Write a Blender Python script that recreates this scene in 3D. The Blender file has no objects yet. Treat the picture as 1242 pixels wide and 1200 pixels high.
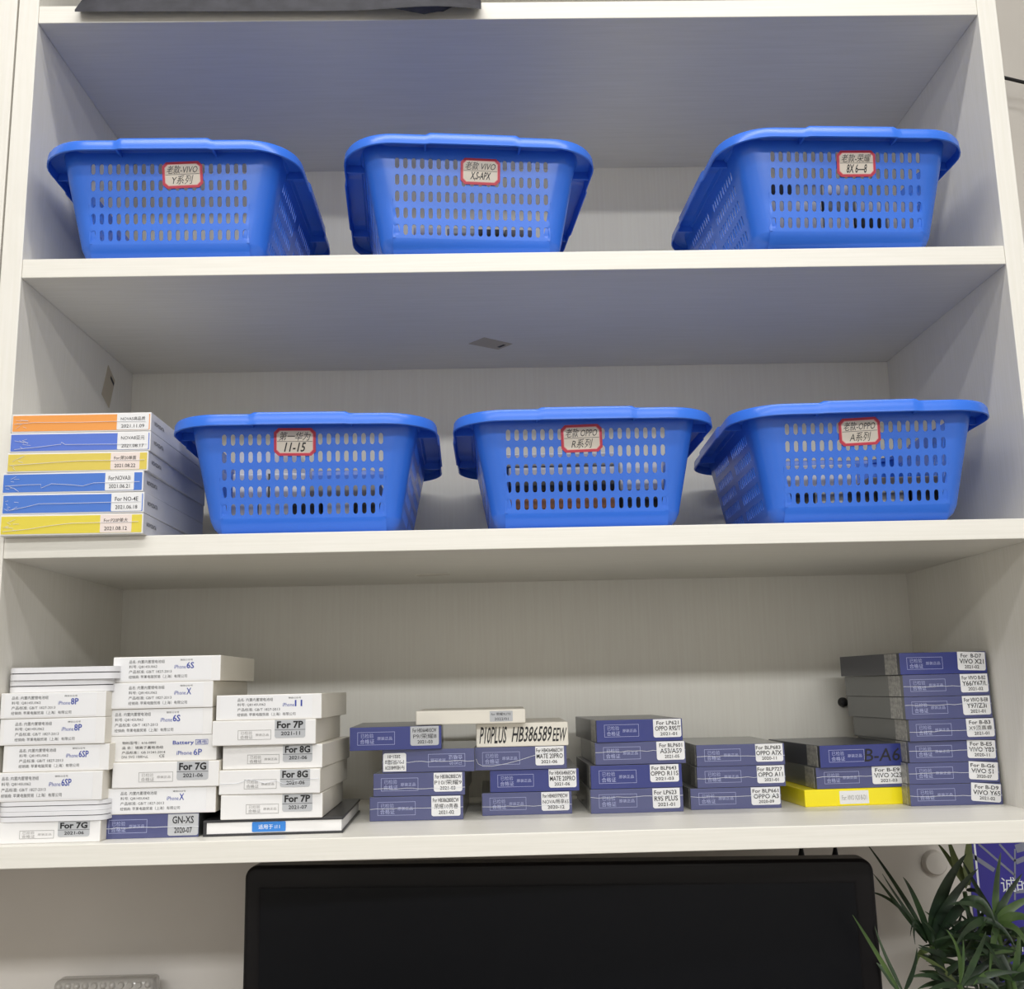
import bpy, bmesh, math, random
from mathutils import Vector, Matrix
random.seed(7)
SC = bpy.context.scene
COL = SC.collection

# ------------------------------------------------------------------ camera
F_PX = 1268.1
CAM = Vector((-0.0337, -1.0020, -0.4137))
PITCH, YAW, ROLL = 0.1806, -0.0217, 0.0227
ROT = Matrix.Rotation(YAW, 3, 'Z') @ Matrix.Rotation(PITCH, 3, 'X') @ Matrix.Rotation(ROLL, 3, 'Y')
cam_data = bpy.data.cameras.new('camera')
cam_data.sensor_fit = 'HORIZONTAL'
cam_data.sensor_width = 36.0
cam_data.lens = F_PX / 1242.0 * 36.0
cam_data.clip_start = 0.02
cam = bpy.data.objects.new('camera', cam_data)
COL.objects.link(cam)
cam.matrix_world = Matrix.Translation(CAM) @ (ROT @ Matrix.Rotation(math.pi / 2, 3, 'X')).to_4x4()
SC.camera = cam


def at(px, py, y):
    """world point seen at photo pixel (px, py) on the depth plane Y = y"""
    d = ROT @ Vector(((px - 621) / F_PX, 1.0, -(py - 600) / F_PX))
    return CAM + d * ((y - CAM.y) / d.y)


# ------------------------------------------------------------------ world, lights, exposure
w = bpy.data.worlds.new('world')
SC.world = w
w.use_nodes = True
w.node_tree.nodes['Background'].inputs[0].default_value = (0.80, 0.88, 1.0, 1)
w.node_tree.nodes['Background'].inputs[1].default_value = 0.04


def tube_light(name, x, y, z, lx, ly, power, col=(1.0, 0.985, 0.96)):
    d = bpy.data.lights.new(name, 'AREA')
    d.shape = 'RECTANGLE'
    d.size, d.size_y = lx, ly
    d.energy = power
    d.color = col
    o = bpy.data.objects.new(name, d)
    o.location = (x, y, z)
    COL.objects.link(o)
    return o


tube_light('tube_light', 0.0, -0.46, 0.90, 1.5, 0.06, 8.0)
tube_light('tube_light', -0.1, -1.15, 0.90, 2.0, 0.10, 10.5)
tube_light('tube_light', 0.2, -3.1, 0.90, 2.6, 0.40, 110.0, (0.985, 0.99, 0.98))
SC.view_settings.view_transform = 'Standard'
SC.view_settings.look = 'None'
SC.view_settings.gamma = 1.0
SC.view_settings.use_curve_mapping = False
SC.view_settings.exposure = 0.13

# ------------------------------------------------------------------ materials
MATS = {}


def lin(c):
    return tuple((v / 12.92 if v <= 0.04045 else ((v + 0.055) / 1.055) ** 2.4) for v in (c[0] / 255, c[1] / 255, c[2] / 255))


def mat(name, rgb, rough=0.5, coat=0.0, spec=0.5, metal=0.0, trans=0.0, srgb=True):
    m = bpy.data.materials.new(name)
    m.use_nodes = True
    b = m.node_tree.nodes['Principled BSDF']
    c = lin(rgb) if srgb else rgb
    b.inputs['Base Color'].default_value = (*c, 1)
    b.inputs['Roughness'].default_value = rough
    b.inputs['Specular IOR Level'].default_value = spec
    b.inputs['Coat Weight'].default_value = coat
    b.inputs['Coat Roughness'].default_value = 0.12
    b.inputs['Metallic'].default_value = metal
    b.inputs['Transmission Weight'].default_value = trans
    MATS[name] = m
    return m


def noisy(m, c1, c2, scale=(1, 1, 1), nscale=8.0, detail=4.0, lo=0.35, hi=0.65, bump=0.0):
    nt = m.node_tree
    b = nt.nodes['Principled BSDF']
    tc = nt.nodes.new('ShaderNodeTexCoord')
    mp = nt.nodes.new('ShaderNodeMapping')
    mp.inputs['Scale'].default_value = scale
    no = nt.nodes.new('ShaderNodeTexNoise')
    no.inputs['Scale'].default_value = nscale
    no.inputs['Detail'].default_value = detail
    cr = nt.nodes.new('ShaderNodeValToRGB')
    cr.color_ramp.elements[0].position = lo
    cr.color_ramp.elements[1].position = hi
    cr.color_ramp.elements[0].color = (*lin(c1), 1)
    cr.color_ramp.elements[1].color = (*lin(c2), 1)
    nt.links.new(tc.outputs['Object'], mp.inputs['Vector'])
    nt.links.new(mp.outputs['Vector'], no.inputs['Vector'])
    nt.links.new(no.outputs['Fac'], cr.inputs['Fac'])
    nt.links.new(cr.outputs['Color'], b.inputs['Base Color'])
    if bump:
        bp = nt.nodes.new('ShaderNodeBump')
        bp.inputs['Strength'].default_value = bump
        bp.inputs['Distance'].default_value = 0.002
        nt.links.new(no.outputs['Fac'], bp.inputs['Height'])
        nt.links.new(bp.outputs['Normal'], b.inputs['Normal'])
    return m


noisy(mat('laminate_x', (235, 232, 224), 0.42), (233, 230, 221), (238, 235, 227), (3, 60, 110), 4.0, 6)
noisy(mat('laminate_z', (235, 232, 224), 0.42), (233, 230, 221), (238, 235, 228), (70, 90, 3), 4.0, 6)
noisy(mat('laminate_back', (228, 225, 218), 0.5), (227, 224, 216), (230, 228, 220), (90, 20, 3), 4.0, 5)
noisy(mat('wall_paint', (236, 232, 228), 0.75), (222, 217, 210), (227, 222, 216), (1, 1, 1), 6.0, 4)
noisy(mat('floor_tile', (104, 104, 108), 0.35), (66, 66, 68), (78, 78, 80), (1, 1, 1), 3.0, 5)
mat('room_paint', (206, 202, 196), 0.8)
mat('ceiling_paint', (235, 235, 232), 0.8)
noisy(mat('desk_wood', (112, 98, 82), 0.4), (104, 90, 74), (122, 108, 92), (3, 40, 3), 4.0, 5)
mat('blue_plastic', (0.040, 0.180, 0.78), 0.27, 0.0, 0.5, srgb=False)
mat('white_card', (234, 233, 233), 0.45, 0.25)
mat('white_card_warm', (228, 223, 212), 0.5, 0.1)
mat('white_card_grey', (228, 227, 226), 0.5, 0.1)
mat('white_gloss', (230, 230, 234), 0.25, 0.4)
mat('seam_dark', (70, 68, 68), 0.5)
mat('navy_card', (44, 54, 126), 0.36, 0.4)
mat('navy_wrapped', (74, 79, 126), 0.3, 0.6)
mat('navy_wrapped_shaded', (92, 94, 94), 0.3, 0.5)  # navy sides and tops greyed: shade and film reflection put into the colour
mat('navy_card_shaded', (62, 64, 74), 0.34, 0.3)  # navy sides and tops painted dark grey to imitate shade
mat('sticker_white', (234, 234, 236), 0.45)
mat('sticker_grey', (186, 188, 192), 0.4)
mat('sticker_pink', (236, 222, 216), 0.45)
mat('ink_black', (28, 27, 30), 0.5)
mat('ink_grey', (150, 148, 146), 0.6)
mat('ink_blue', (44, 66, 160), 0.5)
mat('ink_lavender', (176, 182, 222), 0.5)
mat('ink_white', (238, 242, 248), 0.5)
mat('orange_card', (240, 158, 74), 0.4, 0.3)
mat('screen_blue_card', (66, 118, 208), 0.4, 0.3)
mat('screen_violet_card', (84, 118, 212), 0.4, 0.3)
mat('yellow_card', (226, 208, 64), 0.4, 0.3)
mat('ochre_card', (222, 200, 84), 0.4, 0.3)
mat('lemon_card', (250, 232, 20), 0.35, 0.3)
mat('black_card', (42, 42, 46), 0.4, 0.2)
mat('tag_blue', (50, 130, 214), 0.4)
mat('tag_red', (196, 52, 76), 0.45)
mat('tag_cream', (226, 216, 202), 0.55)
mat('tag_pink', (236, 140, 140), 0.5)
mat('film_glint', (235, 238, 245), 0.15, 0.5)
mat('black_gloss', (18, 16, 18), 0.28, 0.0, 0.2)
mat('screen_glass', (15, 16, 20), 0.25, 0.0, 0.15)
mat('black_cable', (24, 23, 25), 0.45)
noisy(mat('bag_cloth', (52, 52, 58), 0.7), (44, 44, 50), (62, 62, 70), (1, 1, 1), 40.0, 4, bump=0.3)
noisy(mat('holo', (150, 150, 152), 0.3, 0.3), (124, 124, 122), (168, 166, 162), (1, 1, 1), 260.0, 2)
noisy(mat('leaf_dark', (36, 56, 34), 0.42), (25, 43, 27), (46, 68, 38), (1, 1, 1), 30.0, 3)
noisy(mat('leaf_mid', (62, 88, 46), 0.42), (50, 76, 38), (80, 104, 54), (1, 1, 1), 30.0, 3)
noisy(mat('leaf_olive', (96, 112, 62), 0.45), (82, 98, 52), (116, 128, 76), (1, 1, 1), 30.0, 3)
mat('pot_clay', (96, 92, 90), 0.5)
noisy(mat('soil', (60, 48, 38), 0.9), (45, 36, 28), (76, 60, 48), (1, 1, 1), 60.0, 3)
mat('poster_blue', (52, 44, 150), 0.35)
mat('poster_reflection', (128, 132, 150), 0.4)  # colour of the reflection streaks painted on the poster
mat('pack_white', (238, 238, 240), 0.3, 0.2)
mat('pack_black', (34, 36, 42), 0.3, 0.2)
mat('pack_silver', (150, 154, 160), 0.3, 0.0, 0.5, 0.6)
mat('pack_orange', (204, 140, 100), 0.45)
mat('pack_grey', (150, 148, 146), 0.45)
mat('paper_tan', (196, 186, 166), 0.6)
mat('bubble_film', (214, 210, 204), 0.12, 0.6, 0.6, 0.0, 0.35)


# ------------------------------------------------------------------ helpers
def link(o, parent=None):
    COL.objects.link(o)
    if parent is not None:
        o.parent = parent
    return o


def tag(o, label=None, cat=None, group=None, kind=None):
    if label:
        o['label'] = label
    if cat:
        o['category'] = cat
    if group:
        o['group'] = group
    if kind:
        o['kind'] = kind
    return o


def thing(name, label, cat, loc=(0, 0, 0), rz=0.0, group=None, ry=0.0, rx=0.0):
    o = bpy.data.objects.new(name, None)
    o.empty_display_size = 0.02
    o.location = loc
    o.rotation_euler = (rx, ry, rz)
    link(o)
    return tag(o, label, cat, group)


def obj(name, bm, mats, parent=None, smooth=None):
    me = bpy.data.meshes.new(name)
    bmesh.ops.recalc_face_normals(bm, faces=bm.faces)
    bm.to_mesh(me)
    bm.free()
    for m in (mats if isinstance(mats, (list, tuple)) else [mats]):
        me.materials.append(MATS[m])
    if smooth:
        me.polygons.foreach_set('use_smooth', [True] * len(me.polygons))
        me.set_sharp_from_angle(angle=math.radians(smooth))
    return link(bpy.data.objects.new(name, me), parent)


def flat_obj(name, bm, mats, parent=None):
    """like obj() but keeps the winding (print lies flat and looks outwards)"""
    me = bpy.data.meshes.new(name)
    bm.to_mesh(me)
    bm.free()
    for m in (mats if isinstance(mats, (list, tuple)) else [mats]):
        me.materials.append(MATS[m])
    return link(bpy.data.objects.new(name, me), parent)


def box(bm, x0, x1, y0, y1, z0, z1, mi=0, bevel=0.0, seg=2):
    r = bmesh.ops.create_cube(bm, size=1.0)
    vs = r['verts']
    for v in vs:
        v.co = Vector((x0 + (v.co.x + .5) * (x1 - x0), y0 + (v.co.y + .5) * (y1 - y0), z0 + (v.co.z + .5) * (z1 - z0)))
    fs = {f for v in vs for f in v.link_faces}
    if bevel:
        es = list({e for v in vs for e in v.link_edges})
        rb = bmesh.ops.bevel(bm, geom=es, offset=bevel, segments=seg, profile=0.5, affect='EDGES')
        fs = set(rb['faces']) | {f for f in fs if f.is_valid}
    for f in fs:
        if f.is_valid:
            f.material_index = mi
    return fs


def tube(bm, pts, r, seg=8, mi=0, r_end=None):
    rings = []
    n = len(pts)
    for i, p in enumerate(pts):
        p = Vector(p)
        t = (Vector(pts[min(i + 1, n - 1)]) - Vector(pts[max(i - 1, 0)])).normalized()
        a = t.cross(Vector((0.13, 0.21, 0.97)))
        if a.length < 1e-4:
            a = t.cross(Vector((1, 0, 0)))
        a.normalize()
        b = t.cross(a)
        rr = r if r_end is None else r + (r_end - r) * i / max(1, n - 1)
        rings.append([bm.verts.new(p + (a * math.cos(2 * math.pi * k / seg) + b * math.sin(2 * math.pi * k / seg)) * rr) for k in range(seg)])
    for i in range(n - 1):
        for k in range(seg):
            f = bm.faces.new((rings[i][k], rings[i][(k + 1) % seg], rings[i + 1][(k + 1) % seg], rings[i + 1][k]))
            f.material_index = mi
    for rg in (rings[0], rings[-1]):
        bm.faces.new(rg).material_index = mi


def lathe(bm, prof, cx=0, cy=0, seg=32, mi=0):
    rings = []
    for r, z in prof:
        rings.append([bm.verts.new((cx + r * math.cos(2 * math.pi * k / seg), cy + r * math.sin(2 * math.pi * k / seg), z)) for k in range(seg)])
    for i in range(len(prof) - 1):
        for k in range(seg):
            bm.faces.new((rings[i][k], rings[i][(k + 1) % seg], rings[i + 1][(k + 1) % seg], rings[i + 1][k])).material_index = mi
    bm.faces.new(rings[0]).material_index = mi
    bm.faces.new(rings[-1]).material_index = mi


_TXT = {}


def text_geo(s, bold=0.0, shear=0.0):
    k = (s, bold, shear)
    if k not in _TXT:
        c = bpy.data.curves.new('lettering', 'FONT')
        c.body = s
        c.size = 1.0
        c.resolution_u = 2
        c.offset = bold
        c.shear = shear
        o = bpy.data.objects.new('lettering', c)
        COL.objects.link(o)
        dg = bpy.context.evaluated_depsgraph_get()
        dg.update()
        me = bpy.data.meshes.new_from_object(o.evaluated_get(dg))
        vs = [(v.co.x, v.co.y) for v in me.vertices]
        fs = [tuple(p.vertices) for p in me.polygons]
        bpy.data.objects.remove(o)
        bpy.data.curves.remove(c)
        bpy.data.meshes.remove(me)
        xs = [v[0] for v in vs]
        ys = [v[1] for v in vs]
        _TXT[k] = (vs, fs, min(xs), max(xs), min(ys), max(ys))
    return _TXT[k]


def write(bm, s, u0, u1, w0, w1, y, mi=0, bold=0.0, shear=0.0, flip=False):
    """lettering that fills the rectangle u0..u1 x w0..w1 of the plane Y = y, facing -Y"""
    if any(ord(ch) > 0x2e80 for ch in s):
        bold = min(bold, 0.0)
    vs, fs, x0, x1, y0, y1 = text_geo(s, bold, shear)
    out = []
    for vx, vy in vs:
        a, b = (vx - x0) / (x1 - x0), (vy - y0) / (y1 - y0)
        if flip:
            a, b = 1 - a, 1 - b
        out.append(bm.verts.new((u0 + a * (u1 - u0), y, w0 + b * (w1 - w0))))
    for f in fs:
        try:
            bm.faces.new([out[i] for i in f]).material_index = mi
        except ValueError:
            pass


def bar(bm, u0, u1, w0, w1, y, mi=0):
    v = [bm.verts.new(p) for p in ((u0, y, w0), (u1, y, w0), (u1, y, w1), (u0, y, w1))]
    bm.faces.new(v).material_index = mi


def frame(bm, u0, u1, w0, w1, y, t, mi=0):
    bar(bm, u0, u1, w0, w0 + t, y, mi)
    bar(bm, u0, u1, w1 - t, w1, y, mi)
    bar(bm, u0, u0 + t, w0 + t, w1 - t, y, mi)
    bar(bm, u1 - t, u1, w0 + t, w1 - t, y, mi)


def plate(bm, u0, u1, w0, w1, y0, y1, r, mi=0, seg=5, corners='abcd', tilt=0.0):
    """thin plate in the XZ plane with rounded corners (a,b bottom; c,d top)"""
    cu, cw = (u0 + u1) / 2, (w0 + w1) / 2
    pts = []
    for key, (cx, cz, a0) in zip('abcd', ((u0 + r, w0 + r, 180), (u1 - r, w0 + r, 270), (u1 - r, w1 - r, 0), (u0 + r, w1 - r, 90))):
        if key in corners:
            for i in range(seg + 1):
                a = math.radians(a0 + 90 * i / seg)
                pts.append((cx + r * math.cos(a), cz + r * math.sin(a)))
        else:
            a = math.radians(a0 + 45)
            pts.append((cx + (r if math.cos(a) > 0 else -r), cz + (r if math.sin(a) > 0 else -r)))
    c, s = math.cos(tilt), math.sin(tilt)
    pts = [(cu + (x - cu) * c - (z - cw) * s, cw + (x - cu) * s + (z - cw) * c) for x, z in pts]
    f = [bm.verts.new((x, y0, z)) for x, z in pts]
    b = [bm.verts.new((x, y1, z)) for x, z in pts]
    bm.faces.new(f).material_index = mi
    bm.faces.new(b[::-1]).material_index = mi
    n = len(pts)
    for i in range(n):
        bm.faces.new((f[i], b[i], b[(i + 1) % n], f[(i + 1) % n])).material_index = mi


# ------------------------------------------------------------------ room
ZF, ZC = -1.95, 0.93
YW = 0.349
SP = 0.2838                 # shelf pitch
T = 0.0201                  # board thickness
D = 0.330                   # inner depth
S1, S2, S3, S4 = SP, 0.0, -0.2839, -0.5677     # undersides of the four shelves


def struct(name, bm, m):
    return tag(obj(name, bm, m), kind='structure')


bm = bmesh.new(); box(bm, -1.8, 2.3, YW, YW + 0.1, ZF, ZC); struct('wall_back', bm, 'wall_paint')
bm = bmesh.new(); box(bm, -1.9, -1.8, -4.4, YW + .1, ZF, ZC); struct('wall_left', bm, 'room_paint')
bm = bmesh.new(); box(bm, 2.3, 2.4, -4.4, YW + .1, ZF, ZC); struct('wall_right', bm, 'room_paint')
bm = bmesh.new(); box(bm, -1.9, 2.4, -4.5, -4.4, ZF, ZC); struct('wall_front', bm, 'room_paint')
bm = bmesh.new(); box(bm, -1.9, 2.4, -4.5, YW + .1, ZF - .1, ZF); struct('floor', bm, 'floor_tile')
bm = bmesh.new(); box(bm, -1.9, 2.4, -4.5, YW + .1, ZC, ZC + .1); struct('ceiling', bm, 'ceiling_paint')

# ------------------------------------------------------------------ shelving unit
unit = thing('shelving_unit', 'white wood-grain wall shelving unit holding the blue baskets and box stacks', 'shelving unit', (0, 0, 0))
ZT = 2 * SP + T
PT = 0.0207
for sx in (-1, 1):
    bm = bmesh.new()
    x0, x1 = (-.5 - PT, -.5) if sx < 0 else (.5, .5 + PT)
    box(bm, x0, x1, 0.0, 0.345, S4, ZT, bevel=0.0007)
    obj('side_panel', bm, 'laminate_z', unit)
for z in (2 * SP, S1, S2, S3, S4):
    bm = bmesh.new()
    box(bm, -.4999, .4999, 0.0008, D, z, z + T, bevel=0.0008)
    obj('shelf', bm, 'laminate_x', unit)
bm = bmesh.new(); box(bm, -.4999, .4999, D, D + 0.015, S4, ZT); obj('back_panel', bm, 'laminate_back', unit)
# maker's tags stuck on the boards
def board_sticker(pts, nor, mark):
    bm = bmesh.new()
    nor = Vector(nor)
    f = [bm.verts.new(Vector(p) + nor * .0005) for p in pts]
    b = [bm.verts.new(Vector(p) - nor * .0003) for p in pts]
    bm.faces.new(f); bm.faces.new(b[::-1])
    for i in range(4):
        bm.faces.new((f[i], b[i], b[(i + 1) % 4], f[(i + 1) % 4]))
    P = [Vector(p) for p in pts]
    def uv(u, v):
        return (P[0] * (1 - u) + P[1] * u) * (1 - v) + (P[3] * (1 - u) + P[2] * u) * v + nor * .0007
    u0, u1, v0, v1 = mark
    bm.faces.new([bm.verts.new(uv(*q)) for q in ((u0, v0), (u1, v0), (u1, v1), (u0, v1))]).material_index = 1
    st = obj('board_sticker', bm, ['paper_tan', 'ink_black'], unit)
    st['label'] = 'small tan paper sticker with a black mark'


board_sticker([(-.0561, .2270, 0), (-.0368, .2045, 0), (-.0021, .2300, 0), (-.0195, .2510, 0)], (0, 0, -1), (.30, .75, .80, .90))
board_sticker([(-.5, .243, -.015), (-.5, .2676, -.0277), (-.5, .2527, -.0669), (-.5, .2266, -.0565)], (1, 0, 0), (.45, .95, .12, .22))
bm = bmesh.new()
plate(bm, -.02, .02, -.009, .009, -.0003, 0.0003, .002)
st = obj('board_sticker', bm, ['white_card_warm'], unit)
st.location = (-.102, .222, S3 - .0003)
st.rotation_euler = (-math.pi / 2, 0, math.radians(-14))
bm = bmesh.new()
lathe(bm, [(.001, 0), (.0060, 0), (.0060, .004), (.0045, .008), (.001, .009)], seg=20)
kn = obj('cable_plug', bm, 'black_cable', unit, 40)
kn.location = (.4045, D, -.4438)
kn.rotation_euler = (math.pi / 2, 0, 0)
kn['label'] = 'black round plug in the back panel'

# neighbouring cupboard at the far side of the seam
cup = thing('wall_cupboard', 'plain white wood-grain cupboard flush beside the shelving unit, only its edge showing', 'cupboard', (-.72, 0, S4))
bm = bmesh.new(); box(bm, -.196, .196, .020, .345, 0, ZT - S4); obj('carcass', bm, 'laminate_z', cup)
bm = bmesh.new(); box(bm, -.196, .1972, 0.0008, .0195, 0, ZT - S4, bevel=.0008); obj('door', bm, 'laminate_z', cup)
cup.location.x = -.7202

# ------------------------------------------------------------------ blue slotted basket
BH = 0.1125
A0, A1 = 0.0905, 0.1115
SL = 0.1515
L0 = 0.228
RC = 0.020
BR_ = 0.016


def basket_body():
    bm = bmesh.new()

    def inset(z):
        return BR_ - math.sqrt(max(0.0, BR_ ** 2 - (BR_ - z) ** 2)) if z < BR_ else 0.0

    def ha(z):
        return A0 + (A1 - A0) * z / BH - inset(z)

    def yf(z):
        return -SL * z + inset(z)

    def yb(z):
        return L0 + SL * z - inset(z)

    zp, z0 = 0.0169, 0.0247
    levels = [0, .0012, .004, .009, BR_, z0 - zp / 2]
    for r in range(5):
        for k in (1, 2, 3):
            levels.append(z0 - zp / 2 + r * zp + k * zp / 3)
    levels += [.1045, BH]
    zi0 = 5
    zi1 = zi0 + 15

    def quad(pts):
        try:
            bm.faces.new([bm.verts.new(p) for p in pts])
        except ValueError:
            pass

    def panel(P, s_lo, s_hi, centers, pitch, holes, hw, hh):
        sx = [centers[0] - pitch / 2]
        for c in centers:
            sx += [c - pitch / 6, c + pitch / 6, c + pitch / 2]
        for i in range(len(levels) - 1):
            a, b = levels[i], levels[i + 1]
            quad([P(s_lo(a), a), P(sx[0], a), P(sx[0], b), P(s_lo(b), b)])
            quad([P(sx[-1], a), P(s_hi(a), a), P(s_hi(b), b), P(sx[-1], b)])
            if i < zi0 or i >= zi1:
                for k in range(len(sx) - 1):
                    quad([P(sx[k], a), P(sx[k + 1], a), P(sx[k + 1], b), P(sx[k], b)])
        for r in range(5):
            zc = z0 + r * zp
            for ci, c in enumerate(centers):
                p3, q3 = pitch / 2, pitch / 6
                h3, g3 = zp / 2, zp / 6
                rect = [(-p3, -h3), (-q3, -h3), (q3, -h3), (p3, -h3), (p3, -g3), (p3, g3), (p3, h3), (q3, h3), (-q3, h3), (-p3, h3), (-p3, g3), (-p3, -g3)]
                if not holes(ci):
                    quad([P(c + x, zc + z) for x, z in rect])
                    continue
                s = hh - hw
                hole = [(-hw * .72, -s - hw * .70), (-hw * .30, -hh), (hw * .30, -hh), (hw * .72, -s - hw * .70), (hw, -s), (hw, s),
                        (hw * .72, s + hw * .70), (hw * .30, hh), (-hw * .30, hh), (-hw * .72, s + hw * .70), (-hw, s), (-hw, -s)]
                for k in range(12):
                    k2 = (k + 1) % 12
                    quad([P(c + rect[k][0], zc + rect[k][1]), P(c + rect[k2][0], zc + rect[k2][1]),
                          P(c + hole[k2][0], zc + hole[k2][1]), P(c + hole[k][0], zc + hole[k][1])])

    fc = [-.0763 + .1526 * i / 18 for i in range(19)]
    fp = .1526 / 18
    lo = lambda z: -(ha(z) - RC)
    hi = lambda z: ha(z) - RC
    panel(lambda s, z: (s, yf(z), z), lo, hi, fc, fp, lambda i: True, .0022, .0054)
    panel(lambda s, z: (s, yb(z), z), lo, hi, fc, fp, lambda i: True, .0022, .0054)
    sc_ = [.0280 + i * .0082 for i in range(22)]
    slo = lambda z: yf(z) + RC
    shi = lambda z: yb(z) - RC
    for sg in (-1, 1):
        panel(lambda s, z: (sg * ha(z), s, z), slo, shi, sc_, .0082, lambda i: i not in (10, 11), .0019, .0054)
    NA = 6
    for sgx in (-1, 1):
        for sgy in (0, 1):
            for i in range(len(levels) - 1):
                for k in range(NA):
                    def pt(z, kk):
                        a = math.pi / 2 * kk / NA
                        cx = sgx * (ha(z) - RC)
                        cy = (yf(z) + RC) if sgy == 0 else (yb(z) - RC)
                        return (cx + sgx * RC * math.cos(a), cy + (-1 if sgy == 0 else 1) * RC * math.sin(a), z)
                    a, b = levels[i], levels[i + 1]
                    quad([pt(a, k), pt(a, k + 1), pt(b, k + 1), pt(b, k)])
    bmesh.ops.remove_doubles(bm, verts=bm.verts, dist=2e-5)
    be = [e for e in bm.edges if e.is_boundary and all(v.co.z < 1e-5 for v in e.verts)]
    bmesh.ops.contextual_create(bm, geom=be)
    return bm


def rim_outline(off):
    """closed loop of (x, y, bump) at wall top pushed outwards by off"""
    a = A1 + off
    f, b = -SL * BH - off, L0 + SL * BH + off
    r = RC + .012 + off
    pts = []

    def seg(p, q, n):
        for i in range(n):
            t = i / n
            pts.append((p[0] + (q[0] - p[0]) * t, p[1] + (q[1] - p[1]) * t))

    def arc(cx, cy, a0):
        for i in range(10):
            t = math.radians(a0 + 90 * i / 10)
            pts.append((cx + r * math.cos(t), cy + r * math.sin(t)))
    seg((-a + r, f), (a - r, f), 40)
    arc(a - r, f + r, 270)
    seg((a, f + r), (a, b - r), 40)
    arc(a - r, b - r, 0)
    seg((a - r, b), (-a + r, b), 40)
    arc(-a + r, b - r, 90)
    seg((-a, b - r), (-a, f + r), 40)
    arc(-a + r, f + r, 180)
    return pts


def basket_rim():
    bm = bmesh.new()
    prof = [(-.0012, -.004), (-.0008, 0.0), (.002, .0012), (.0145, .0012), (.0175, .0004), (.0192, -.0022), (.0200, -.0105), (.0188, -.0112), (.0180, -.0100),
            (.0172, -.0024), (.0155, -.0014), (.003, -.0014), (.0008, -.004)]
    loops = []
    n = 4 * 50

    def bump(i):
        k = i % 50
        if k >= 40:
            return 0.0
        t = k / 40
        lo, hi = (.20, .80)
        return max(0.0, min(1.0, (t - lo) / .025, (hi - t) / .025))
    for off, dz in prof:
        base = rim_outline(off)
        ring = []
        for i, (x, y) in enumerate(base):
            b_ = bump(i)
            ex = 0.0014 * b_ if off > .01 else 0.0
            if ex:
                cx, cy = 0, (L0) / 2
                if i < 50:
                    y -= ex
                elif i < 100:
                    x += ex
                elif i < 150:
                    y += ex
                else:
                    x -= ex
            ring.append(bm.verts.new((x, y, BH + dz + (.0014 * b_ if dz > -.004 else 0))))
        loops.append(ring)
    m = len(prof)
    for j in range(m):
        for i in range(n):
            bm.faces.new((loops[j][i], loops[j][(i + 1) % n], loops[(j + 1) % m][(i + 1) % n], loops[(j + 1) % m][i]))
    # stiffening webs under the flange
    for sg in (-1, 1):
        for y in (0.030, 0.190):
            x0, x1 = sorted((sg * (A1 - .0005), sg * (A1 + .0182)))
            box(bm, x0, x1, y, y + .0022, BH - .0095, BH - .001)
    for x in (-.048, .048):
        y = -SL * BH
        box(bm, x - .0011, x + .0011, y - .0178, y + .0003, BH - .0085, BH - .001)
    return bm


_bb = basket_body()
BODY = obj('basket_body', _bb, 'blue_plastic', None, 40).data
bpy.data.objects.remove(bpy.data.objects['basket_body'])
_rb = basket_rim()
RIM = obj('rim', _rb, 'blue_plastic', None, 40).data
bpy.data.objects.remove(bpy.data.objects['rim'])


def octagon(bm, cu, cw, hw, hh, ch, y0, y1, mi):
    pts = [(-hw + ch, -hh), (hw - ch, -hh), (hw, -hh + ch), (hw, hh - ch), (hw - ch, hh), (-hw + ch, hh), (-hw, hh - ch), (-hw, -hh + ch)]
    f = [bm.verts.new((cu + x, y0, cw + z)) for x, z in pts]
    b = [bm.verts.new((cu + x, y1, cw + z)) for x, z in pts]
    bm.faces.new(f).material_index = mi
    bm.faces.new(b[::-1]).material_index = mi
    for i in range(8):
        bm.faces.new((f[i], b[i], b[(i + 1) % 8], f[(i + 1) % 8])).material_index = mi


def make_basket(label, x, y, z, rz, card_u, card_w, card_tilt, l1, l2):
    r = thing('plastic_basket', label, 'basket', (x, y, z), math.radians(rz), 'blue slotted baskets on the shelves')
    b = link(bpy.data.objects.new('basket_body', BODY), r)
    md = b.modifiers.new('thickness', 'SOLIDIFY')
    md.thickness = 0.0012
    md.offset = 0
    es = b.modifiers.new('crisp_edges', 'EDGE_SPLIT')
    es.split_angle = math.radians(40)
    link(bpy.data.objects.new('rim', RIM), r)
    bm = bmesh.new()
    octagon(bm, 0, 0, .0203, .0136, .0042, -.0003, .0003, 0)
    octagon(bm, 0, 0, .0180, .0113, .0034, -.00045, 0, 1)
    octagon(bm, 0, 0, .0174, .0107, .0032, -.0006, 0, 2)
    c = obj('card_label', bm, ['tag_red', 'tag_pink', 'tag_cream'], r)
    c['label'] = 'red-bordered cream paper label'
    c.location = (card_u, -SL * card_w - .0016, card_w)
    c.rotation_euler = (math.atan(SL), math.radians(card_tilt), 0)
    bm = bmesh.new()
    bar(bm, -.0172, .0172, .0002, .0006, -.0007)
    write(bm, l1, -.0155, .0155, .0012, .0098, -.0007, 0, .016, 0.3)
    write(bm, l2, -.0105, .0110, -.0098, -.0006, -.0007, 0, .016, 0.3)
    flat_obj('handwriting', bm, 'ink_black', c)
    return r


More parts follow.
